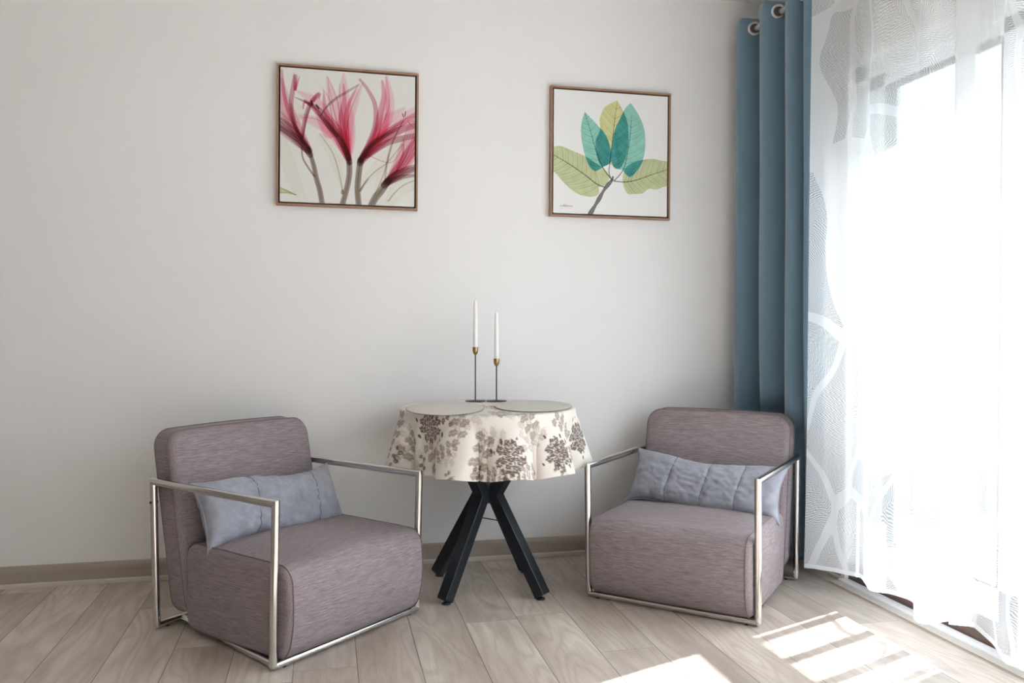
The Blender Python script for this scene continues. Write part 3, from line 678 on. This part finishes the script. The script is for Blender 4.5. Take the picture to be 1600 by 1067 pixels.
# ------------------------------------------------------------------ pictures
def inpoly(X, Y, P):
    P = np.array(P); ins = np.zeros(X.shape, bool); j = len(P) - 1
    for i in range(len(P)):
        x0, y0 = P[i]; x1, y1 = P[j]
        c = ((y0 > Y) != (y1 > Y)) & (X < (x1 - x0) * (Y - y0) / (y1 - y0 + 1e-12) + x0); ins ^= c; j = i
    return ins
class Art:
    def __init__(s, N, base):
        s.N = N; g = (np.arange(N) / (N - 1)); s.U, s.V = np.meshgrid(g, g); s.C = np.empty((N, N, 3)); s.C[:] = base
    def ribbon(s, pts, wf, col, alpha=1.0, tex=None, soft=.0022, mul=True, clip=None):
        """pts in uv; wf(t) half width; blends towards col (multiply) inside"""
        P = np.array(catmull(pts, 10)); W_ = max(wf(t) for t in np.linspace(0, 1, 20)) + soft * 2
        x0, x1, y0, y1 = P[:, 0].min() - W_, P[:, 0].max() + W_, P[:, 1].min() - W_, P[:, 1].max() + W_
        i0, i1 = int(max(0, y0 * (s.N - 1))), int(min(s.N, y1 * (s.N - 1) + 2)); j0, j1 = int(max(0, x0 * (s.N - 1))), int(min(s.N, x1 * (s.N - 1) + 2))
        if i1 <= i0 or j1 <= j0: return
        U, V = s.U[i0:i1, j0:j1], s.V[i0:i1, j0:j1]; best = np.full(U.shape, 9.); T = np.zeros(U.shape); D = np.zeros(U.shape)
        seg = np.hypot(*(P[1:] - P[:-1]).T); cum = np.concatenate([[0], np.cumsum(seg)]); tot = cum[-1]
        for k in range(len(seg)):
            if seg[k] < 1e-9: continue
            d = (P[k + 1] - P[k]) / seg[k]; rx, ry = U - P[k, 0], V - P[k, 1]; tt = np.clip(rx * d[0] + ry * d[1], 0, seg[k])
            ds = np.hypot(rx - d[0] * tt, ry - d[1] * tt); sg = rx * d[1] - ry * d[0]; b = ds < best
            best = np.where(b, ds, best); T = np.where(b, (cum[k] + tt) / tot, T); D = np.where(b, np.sign(sg) * ds, D)
        Wd = np.vectorize(wf)(np.linspace(0, 1, 101)); w = np.interp(T, np.linspace(0, 1, 101), Wd)
        m = np.clip((w - best) / soft + .5, 0, 1) * (w > 1e-5)
        q = D / np.maximum(w, 1e-5); a = alpha
        if callable(alpha): a = alpha(T, q)
        if tex: a = a * tex(T, q)
        m = m * np.clip(a, 0, 1)
        if clip is not None: m = m * clip[i0:i1, j0:j1]
        c = np.array(col) if not callable(col) else col(T, q)
        B = s.C[i0:i1, j0:j1]; m = m[..., None]
        s.C[i0:i1, j0:j1] = B * (1 - m) + (B * c if mul else c + 0 * B) * m
    def obj(s, w, h, parent, mat):
        N = s.N; x = (s.U - .5) * w; z = (.5 - s.V) * h; v = np.stack([x, np.zeros_like(x), z], -1).reshape(-1, 3).tolist()
        o = mk('canvas_print', (v, grid_faces(N, N)), mat, parent, smooth=False)
        a = o.data.color_attributes.new('Col', 'FLOAT_COLOR', 'POINT'); c4 = np.ones((N * N, 4), dtype=np.float32); c4[:, :3] = s.C.reshape(-1, 3); a.data.foreach_set('color', c4.ravel()); return o
def L2(px, sx0, sx1, t0, t1, b0, b1):
    out = []
    for (x, y) in px:
        u = (x - sx0) / (sx1 - sx0); t = t0 + (t1 - t0) * u; b = b0 + (b1 - b0) * u; out.append((u, (y - t) / (b - t)))
    return out
def art_leaves():
    A = Art(430, (.80, .80, .79)); q = lambda P: L2(P, 105, 865, 112, 175, 958, 978)
    def poly(P): pts = q(P); pts = catmull(pts + [pts[0]], 6); return inpoly(A.U, A.V, pts)
    a = poly([(307, 270), (350, 315), (400, 370), (445, 425), (475, 500), (488, 600), (440, 640), (415, 655), (378, 672), (340, 640), (312, 570), (290, 480), (282, 400), (288, 330)])
    b = poly([(521, 193), (560, 262), (590, 340), (600, 440), (595, 520), (575, 600), (545, 650), (510, 655), (480, 625), (425, 640), (395, 590), (378, 480), (408, 390), (405, 320), (435, 245), (485, 212)])
    c = poly([(613, 213), (575, 250), (540, 320), (505, 400), (489, 500), (485, 600), (510, 650), (560, 665), (580, 690), (612, 712), (650, 680), (690, 620), (710, 540), (713, 450), (700, 370), (665, 290)])
    d = poly([(90, 512), (150, 503), (230, 535), (310, 570), (370, 610), (430, 650), (470, 700), (470, 735), (440, 770), (405, 780), (405, 820), (380, 842), (330, 845), (260, 825), (190, 770), (130, 700), (90, 645)])
    e = poly([(885, 610), (820, 600), (770, 590), (700, 595), (640, 610), (590, 640), (565, 690), (562, 740), (575, 790), (600, 825), (650, 825), (700, 820), (740, 790), (790, 795), (830, 780), (885, 750)])
    def put(m, col, al=1.0): A.C[m] = A.C[m] * (1 - al) + np.array(col) * al
    GR, TE, YE, DKT = (.52, .56, .33), (.27, .56, .47), (.60, .60, .29), (.055, .29, .27)
    put(d | e, GR); put(b, YE); put(a | c, TE)
    put((a & b) | (b & c) | (a & d) | (c & e), DKT)
    # soft tonal mottling inside leaves
    mott = .06 * np.sin(A.U * 31 + 3 * np.sin(A.V * 19)) * np.sin(A.V * 27 + 2 * np.sin(A.U * 23))
    for m in (a, b, c, d, e): A.C[m] *= (1 + mott[m])[:, None]
    BR = (.075, .07, .075)
    def rib(P, w0, w1, leaf, n, ln, sgn=1, ang=.9):
        pts = q(P); A.ribbon(pts, lambda t: (w0 + (w1 - w0) * t), (.16, .17, .17), .9)
        cp = catmull(pts, 10); m = leaf.astype(float)
        for k in range(1, n):
            i = int(k / n * (len(cp) - 2) * .88) + 1; p = np.array(cp[i]); dv = np.array(cp[i + 1]) - p; dv /= np.hypot(*dv) + 1e-9; dv = -dv
            for sd in (-1, 1):
                nr = np.array([-dv[1], dv[0]]) * sd; jt = random.uniform(.85, 1.15)
                pp = [tuple(p), tuple(p + nr * ln * .4 * jt + dv * ln * .25), tuple(p + nr * ln * .8 * jt + dv * ln * .62), tuple(p + nr * ln * jt + dv * ln * .95)]
                A.ribbon(pp, lambda t: .0022 * (1 - .6 * t), (.45, .50, .48), .8, clip=m)
                pp2 = [tuple(np.array(a_) + dv * .022) for a_ in pp]; A.ribbon(pp2, lambda t: .0012, (.6, .65, .62), .6, clip=m)
    rib([(521, 205), (503, 350), (488, 500), (475, 620), (470, 680), (483, 722)], .0016, .0045, b, 12, .14)
    rib([(307, 280), (345, 400), (385, 540), (430, 650), (480, 718)], .0016, .0045, a, 11, .14)
    rib([(618, 300), (612, 420), (590, 570), (565, 665), (505, 738)], .0016, .0045, c, 11, .15)
    rib([(100, 560), (200, 620), (300, 690), (390, 760), (445, 782)], .0025, .0050, d, 11, .18)
    rib([(870, 660), (760, 695), (660, 730), (580, 745), (508, 740)], .0020, .0045, e, 10, .17)
    A.ribbon(q([(340, 975), (400, 870), (445, 790), (495, 730)]), lambda t: .017 - .004 * t + .003 * math.sin(t * 17), BR, lambda T, Q: .80 + .15 * np.abs(Q), mul=False)
    A.ribbon(q([(485, 735), (497, 712)]), lambda t: .008, BR, .9, mul=False)
    # scrawled signature, unreadable strokes
    sg = [(150 + i * 2.9, 911 + 5 * math.sin(i * 1.9) * (1.6 if i in (2, 3, 9, 10) else .7)) for i in range(29)]
    A.ribbon(q(sg), lambda t: .0016, (.15, .15, .16), .8)
    A.ribbon(q([(170, 896), (178, 916), (186, 898), (196, 915)]), lambda t: .0013, (.15, .15, .16), .7)
    sg = [(150 + i * 3.2, 927 + 2.2 * math.sin(i * 2.7)) for i in range(25)]; A.ribbon(q(sg), lambda t: .0011, (.72, .55, .48), .6)
    return A
def art_lilies():
    A = Art(430, (.72, .725, .70)); q = lambda P: L2(P, 100, 947, 90, 155, 932, 968)
    k = 1 / 847.
    def streak(f, a0=.55, sh=0): return lambda T, Q: a0 + (1 - a0) * (.5 + .5 * np.sin(Q * f + 2.5 * np.sin(T * 5 + sh)))
    def w(a, b, c): return lambda t: k * ((a * (1 - t) ** 2 + 2 * b * t * (1 - t) + c * t * t))
    PK, LP, MR, DM, BG, ST = (.78, .10, .24), (.95, .38, .53), (.42, .05, .11), (.24, .05, .07), (.86, .80, .64), (.17, .125, .09)
    # pale leaves behind
    for P, wd in (([(495, 880), (465, 760), (430, 650), (350, 520)], (6, 45, 20)), ([(600, 855), (650, 780), (740, 690), (860, 560)], (6, 60, 30)), ([(700, 905), (735, 770), (800, 640), (860, 560)], (6, 55, 15)), ([(790, 930), (850, 850), (960, 790)], (30, 60, 60)), ([(250, 940), (180, 780), (110, 560)], (20, 60, 30)), ([(230, 470), (215, 380), (190, 310)], (20, 60, 10))):
        A.ribbon(q(P), w(*wd), BG, lambda T, Q: .22 + .30 * np.abs(Q) ** 3, tex=streak(18, .7), soft=.012)
    for P in ([(490, 870), (462, 745), (425, 630), (345, 510)], [(600, 860), (640, 800), (700, 740), (770, 690), (865, 575)], [(690, 900), (745, 770), (780, 640)], [(780, 930), (820, 880), (880, 830), (955, 800)], [(100, 845), (150, 868), (200, 892)], [(100, 878), (150, 880), (200, 892)]):
        A.ribbon(q(P), w(5, 4, 3), (.55, .47, .33), .75, soft=.004)
    A.ribbon(q([(95, 862), (150, 872), (195, 890)]), w(14, 8, 1), (.72, .70, .42), .9)
    # stems
    for P, wd in (([(275, 600), (305, 700), (325, 790), (345, 860), (362, 950)], (12, 18, 17)), ([(528, 670), (530, 760), (515, 850), (488, 950)], (19, 17, 18)), ([(600, 675), (588, 770), (582, 860), (590, 950)], (20, 19, 19)), ([(780, 800), (730, 870), (700, 905), (672, 955)], (20, 26, 22))):
        A.ribbon(q(P), w(*wd), ST, lambda T, Q: 1.0 - .25 * np.abs(Q) + .0 * T, tex=streak(7, .92), mul=False)
    A.ribbon(q([(232, 585), (240, 660), (280, 730), (312, 775)]), w(4, 6, 6), (.35, .22, .18), .85)
    A.ribbon(q([(487, 880), (487, 865)]), w(9, 9, 7), (.30, .24, .20), .8)
    A.ribbon(q([(600, 865), (625, 825), (650, 795)]), w(8, 6, 3), (.45, .38, .28), .8)
    # wide translucent petals
    wide = [([(520, 660), (500, 520), (440, 360), (385, 150)], (15, 75, 6), LP), ([(525, 660), (520, 480), (492, 300), (490, 130)], (18, 85, 5), LP), ([(528, 650), (520, 450), (560, 300), (612, 190)], (10, 62, 4), LP), ([(515, 650), (420, 500), (330, 440), (225, 400)], (15, 55, 20), LP), ([(400, 500), (330, 330), (200, 240)], (40, 60, 5), LP),
            ([(620, 650), (720, 500), (780, 330), (760, 140)], (20, 70, 4), LP), ([(620, 660), (740, 540), (870, 440), (960, 380)], (20, 70, 45), LP), ([(700, 560), (760, 430), (830, 380), (880, 350)], (30, 50, 8), LP),
            ([(780, 800), (870, 690), (930, 560), (960, 470)], (20, 80, 60), PK), ([(270, 600), (200, 480), (130, 330), (90, 180)], (22, 60, 30), PK), ([(270, 610), (170, 500), (80, 420)], (22, 60, 60), MR)]
    for P, wd, c in wide:
        A.ribbon(q(P), w(*wd), c, lambda T, Q: .95 - .38 * T - .15 * np.abs(Q), tex=streak(26, .6), soft=.012)
    mids = [([(530, 665), (505, 560), (478, 440), (495, 300), (490, 200)], (14, 34, 4), PK), ([(520, 650), (470, 540), (400, 430), (330, 350), (190, 280)], (20, 24, 3), MR), ([(520, 660), (440, 520), (350, 400), (250, 300)], (22, 22, 8), PK), ([(518, 640), (470, 500), (385, 380), (365, 235)], (14, 34, 2), PK), ([(525, 640), (510, 440), (520, 330), (580, 205)], (10, 22, 2), PK),
            ([(605, 670), (650, 580), (692, 460), (690, 330), (640, 230), (592, 170)], (18, 20, 8), (.62, .10, .22)), ([(610, 660), (690, 530), (720, 400), (745, 280), (735, 180)], (14, 32, 8), PK), ([(640, 620), (740, 500), (770, 380), (765, 250), (755, 150)], (8, 26, 2), LP),
            ([(605, 675), (700, 580), (820, 500), (960, 455)], (24, 34, 16), (.55, .08, .18)), ([(605, 670), (720, 540), (850, 450), (960, 385)], (16, 30, 14), PK), ([(640, 650), (760, 570), (860, 540), (960, 520)], (14, 26, 16), MR),
            ([(770, 815), (850, 760), (960, 720)], (24, 36, 22), MR), ([(775, 800), (880, 680), (960, 560)], (12, 44, 34), PK), ([(780, 810), (870, 780), (960, 770)], (20, 16, 8), DM), ([(830, 745), (870, 640), (875, 560)], (6, 10, 2), PK),
            ([(275, 615), (215, 545), (160, 490), (90, 440)], (24, 40, 40), MR), ([(245, 570), (195, 470), (165, 330), (190, 150)], (10, 17, 14), (.50, .07, .16)), ([(190, 230), (188, 180), (182, 130)], (10, 16, 2), PK), ([(190, 230), (205, 180), (218, 145)], (8, 10, 1), PK), ([(235, 540), (250, 430), (285, 320), (335, 262)], (9, 15, 15), (.55, .08, .18)), ([(300, 300), (330, 262), (340, 290)], (10, 12, 4), PK), ([(235, 530), (160, 400), (120, 250), (108, 110)], (8, 13, 7), PK), ([(240, 350), (250, 310), (300, 345)], (4, 9, 3), PK)]
    for P, wd, c in mids:
        A.ribbon(q(P), w(*wd), c, lambda T, Q: .95 - .28 * T, tex=streak(13, .65, 1), soft=.005)
    for P, wd in (([(530, 690), (505, 610), (450, 520), (390, 450), (330, 380)], (18, 22, 4)), ([(528, 690), (500, 570), (470, 480)], (10, 10, 2)), ([(598, 690), (640, 610), (720, 540), (830, 490)], (22, 22, 4)), ([(600, 680), (660, 590), (740, 520), (880, 430)], (12, 8, 3)), ([(285, 640), (240, 570), (180, 520), (95, 465)], (20, 22, 14)), ([(755, 830), (820, 770), (960, 720)], (24, 26, 10)), ([(275, 600), (225, 530), (180, 430), (165, 320)], (10, 10, 4)), ([(345, 400), (385, 340), (440, 290), (505, 250), (588, 200)], (3, 13, 5)), ([(450, 520), (360, 410), (300, 335), (250, 305)], (14, 14, 8)), ([(240, 530), (262, 400), (290, 315)], (5, 6, 8)), ([(870, 430), (805, 560), (770, 690), (755, 810)], (3, 8, 5)), ([(735, 830), (850, 720), (910, 600), (955, 540)], (5, 6, 2))):
        A.ribbon(q(P), w(*wd), DM, lambda T, Q: .82 - .3 * T, tex=streak(9, .7), soft=.005)
    # fine filaments
    for P in ([(470, 520), (420, 330), (355, 220)], [(480, 500), (450, 300), (388, 150)], [(500, 520), (470, 300), (465, 190)], [(505, 540), (530, 380), (590, 230)], [(430, 480), (400, 280), (395, 170)], [(700, 540), (780, 330), (760, 150)], [(760, 500), (880, 420), (950, 400)], [(700, 560), (840, 470), (945, 430)], [(420, 500), (330, 420), (220, 405)], [(860, 600), (880, 560), (870, 545)], [(900, 430), (925, 460), (945, 475)], [(200, 440), (140, 300), (115, 150)], [(500, 600), (440, 400), (400, 220)], [(640, 640), (790, 690), (870, 600)]):
        A.ribbon(q(P), w(3.0, 2.6, 1.5), (.55, .12, .24), .55)
    for P, r_ in (([(322, 330), (335, 348)], 8), ([(290, 305), (296, 325)], 9), ([(866, 384), (873, 405)], 4), ([(886, 370), (882, 400)], 4)):
        A.ribbon(q(P), lambda t, r_=r_: k * r_ * .8, (.12, .02, .05), .9)
    return A
MATART = m_attr('art_print', .55).m
def picture(label, cx, cz, w_, h_, rot, art):
    D = .030; r = empty('framed_picture', (cx, WY, cz), label=label, cat='picture'); r.rotation_euler = (0, rot, 0)
    fwid = .0085; hw, hh = w_ / 2, h_ / 2
    def ring(x, z, y): return [(-x, y, -z), (x, y, -z), (x, y, z), (-x, y, z)]
    loops = [ring(hw, hh, 0), ring(hw, hh, -D + .0008), ring(hw - .0008, hh - .0008, -D), ring(hw - fwid + .0008, hh - fwid + .0008, -D), ring(hw - fwid, hh - fwid, -D + .0008), ring(hw - fwid, hh - fwid, 0)]
    vs = [p for l in loops for p in l]; mk('frame', (vs, grid_faces(4, 6, True)), M['frame'], r, smooth=False)
    mk('backing', box(-hw + fwid, hw - fwid, -.008, -.001, -hh + fwid, hh - fwid), M['gap'], r, smooth=False)
    cw, ch = w_ - 2 * (fwid + .0065), h_ - 2 * (fwid + .0065)
    mk('canvas', box(-cw / 2, cw / 2, -.0255, -.008, -ch / 2, ch / 2), M['canvas_side'], r, smooth=False)
    o = art.obj(cw, ch, r, MATART); o.location = (0, -.0262, 0)
    return r
picture('framed print of pink lilies on the wall above the left armchair', .0945, 1.868, .600, .598, math.radians(.55), art_lilies())
picture('framed print of teal and green leaves on the wall nearer the blue curtain', 1.2875, 1.855, .583, .592, math.radians(.3), art_leaves())

# ------------------------------------------------------------------ curtains
RX, RZ = 1.93, 2.425
rod = empty('curtain_rod', (RX, WY, RZ), label='satin nickel curtain rod above the balcony door', cat='curtain rod')
mk('pole', tube([(0, -.012, 0), (0, -3.6, 0)], .0125, 20), M['steel'], rod)
for y in (-.035, -3.2): mk('bracket', join(tube([(0, y, -.002), (WX - RX - .004, y, -.002)], .006, 12), xf(lathe([(.001, 0), (.026, 0), (.026, .005), (.010, .008)], 24), Matrix.Translation((WX - RX, y, 0)) @ Matrix.Rotation(-PI / 2, 4, 'Y'))), M['steel'], rod)
mk('finial', lathe([(.0125, 0), (.018, .004), (.018, .012), (.010, .016)], 20, (0, 0, 0)), M['steel'], rod).matrix_local = Matrix.Translation((0, -3.6, 0)) @ Matrix.Rotation(PI / 2, 4, 'X')
def blue_curtain():
    # eyelet curtain: alternate crests towards the room (-x) and the wall (+x)
    crest = [3.640, 3.567, 3.470, 3.352, 3.262, 3.150, 3.085, 3.040, 3.005]
    xs = [RX + .03, RX - .065, RX + .125, RX - .065, RX + .115, RX - .060, RX + .075, RX - .050, RX - .01]
    pts = []
    for i in range(len(crest) - 1):
        for j in range(16):
            t = j / 16; s_ = (1 - math.cos(PI * t)) / 2; s_ = s_ ** 1.7 if i % 2 else 1 - (1 - s_) ** 1.7; pts.append((xs[i] * (1 - s_) + xs[i + 1] * s_, crest[i] * (1 - t) + crest[i + 1] * t))
    pts.append((xs[-1], crest[-1])); n = len(pts); zs = np.concatenate([np.linspace(.055, .085, 3), np.linspace(.12, 2.40, 46), [2.44, 2.47]])
    vs = []
    for z in zs:
        f = 1 - z / 2.47
        for i, (x, y) in enumerate(pts):
            u = i / n; x2 = RX + (x - RX) * (1 + .15 * f * math.sin(u * 9 + 1)); y2 = y - .045 * f * u + .006 * f * math.sin(z * 3 + u * 11)
            k3 = min(1, max(0, (.76 - z) / .18)) * min(1, max(0, (3.46 - y2) / .14)); k3 = k3 * k3 * (3 - 2 * k3); fx = (2.0 + .42 * (x2 - RX)) / x2; x2 *= 1 + (fx - 1) * k3; y2 *= 1 + (fx - 1) * k3   # pushed back behind the armchair
            x2 += .004 * math.sin(z * 5 + i * .4) * f; x2 = min(x2, 2.068); zz = z + (.006 * math.sin(i * .4) if z > 2.43 else 0)
            vs.append((x2, y2, zz))
    o = mk('blackout_curtain', (vs, grid_faces(n, len(zs))), M['curtain'], None, angle=180, label='steel blue eyelet curtain gathered in the corner beside the sheer', cat='curtain')
    s = o.modifiers.new('thick', 'SOLIDIFY'); s.thickness = .0016
    mk('heading_seam', sweep([(p[0] - .0012, p[1], 2.375) for p in pts], circ(.0008, 6)), M['curtain'], o)
    for i in range(len(crest) - 1):   # eyelets where the cloth crosses the rod
        a, b = xs[i], xs[i + 1]
        if (a - RX) * (b - RX) >= 0: continue
        k = min(range(i * 16, (i + 1) * 16), key=lambda q_: abs(pts[q_][0] - RX)); x0, y0 = pts[k]; x1, y1 = pts[k + 1]
        nrm = Vector((y1 - y0, -(x1 - x0), 0)).normalized(); q_ = Vector((0, 0, 1)).rotation_difference(nrm)
        nn = 28; vs2 = []; R_, r_ = .0265, .0048
        for a_ in range(nn):
            for b_ in range(10):
                A_, B_ = 2 * PI * a_ / nn, 2 * PI * b_ / 10; v = Vector(((R_ + r_ * 1.3 * math.cos(B_)) * math.cos(A_), (R_ + r_ * 1.3 * math.cos(B_)) * math.sin(A_), r_ * .8 * math.sin(B_)))
                vs2.append(Vector((x0, y0, RZ)) + q_ @ v)
        fs2 = [(a_ * 10 + b_, a_ * 10 + (b_ + 1) % 10, ((a_ + 1) % nn) * 10 + (b_ + 1) % 10, ((a_ + 1) % nn) * 10 + b_) for a_ in range(nn) for b_ in range(10)]
        mk('eyelet', (vs2, fs2), M['steel'], o)
        # dark disc, shade painted into the opening of the ring, just proud of the cloth on both sides
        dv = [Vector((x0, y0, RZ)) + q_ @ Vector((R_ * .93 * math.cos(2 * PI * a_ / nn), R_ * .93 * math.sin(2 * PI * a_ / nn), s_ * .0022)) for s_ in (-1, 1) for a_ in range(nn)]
        mk('eyelet_shade_disc', (dv, [tuple(range(nn))[::-1], tuple(range(nn, 2 * nn))] + [(a_, (a_ + 1) % nn, nn + (a_ + 1) % nn, nn + a_) for a_ in range(nn)]), M['eyein'], o, smooth=False)
blue_curtain()
def sheer():
    raw = [(1.911, 3.064), (1.949, 3.01), (2.015, 2.986), (2.052, 2.915), (2.02, 2.829), (1.994, 2.746), (2.036, 2.676), (2.063, 2.618), (2.004, 2.532), (1.948, 2.445), (1.956, 2.399), (2.012, 2.393), (2.105, 2.400), (2.100, 2.385),
           (2.022, 2.378), (2.064, 2.327), (2.067, 2.314), (2.034, 2.218), (1.982, 2.124), (1.951, 2.071), (1.958, 2.032), (1.95, 2.001)]
    K = .957; P = [(x * K, y * K) for x, y in raw]
    y = P[-1][1] - .06; sgn = 1; i = 0
    while y > .75:
        P.append((1.93 + (.055 if sgn > 0 else -.055) + random.uniform(-.01, .01), y)); y -= random.uniform(.07, .11); sgn = -sgn; i += 1
    prof = catmull(P, 8); n = len(prof); cum = [0]
    for a, b in zip(prof[:-1], prof[1:]): cum.append(cum[-1] + math.hypot(a[0] - b[0], a[1] - b[1]))
    zs = np.concatenate([[.108, .114, .122, .132], np.linspace(.16, 2.402, 60)]); vs, uv = [], []
    for z in zs:
        h = (z - .1) / 2.4
        for j, (x, y) in enumerate(prof):
            u = cum[j]; w1 = math.exp(-u / .12)
            ang = -.028 * h * w1; x2 = x + ang * .5 + .006 * math.sin(u * 23 + z * 2.3) * (1 - h) ; y2 = y - .050 * h * w1 + .006 * math.sin(u * 17 + z * 1.7 + 1) * (1 - h)
            x2 = min(x2, 2.05); vs.append((x2, y2, z + .004 * math.sin(u * 31) * (1 - h))); uv.append((u, z))
    o = mk('sheer_curtain', (vs, grid_faces(n, len(zs))), M['sheer'], None, angle=180, label='white sheer curtain with a feather pattern in front of the balcony door', cat='curtain')
    setuv(o, uv)
    # denser sewn side hem
    k = max(i for i in range(n) if cum[i] < .03); vs2 = []
    return o
sheer()
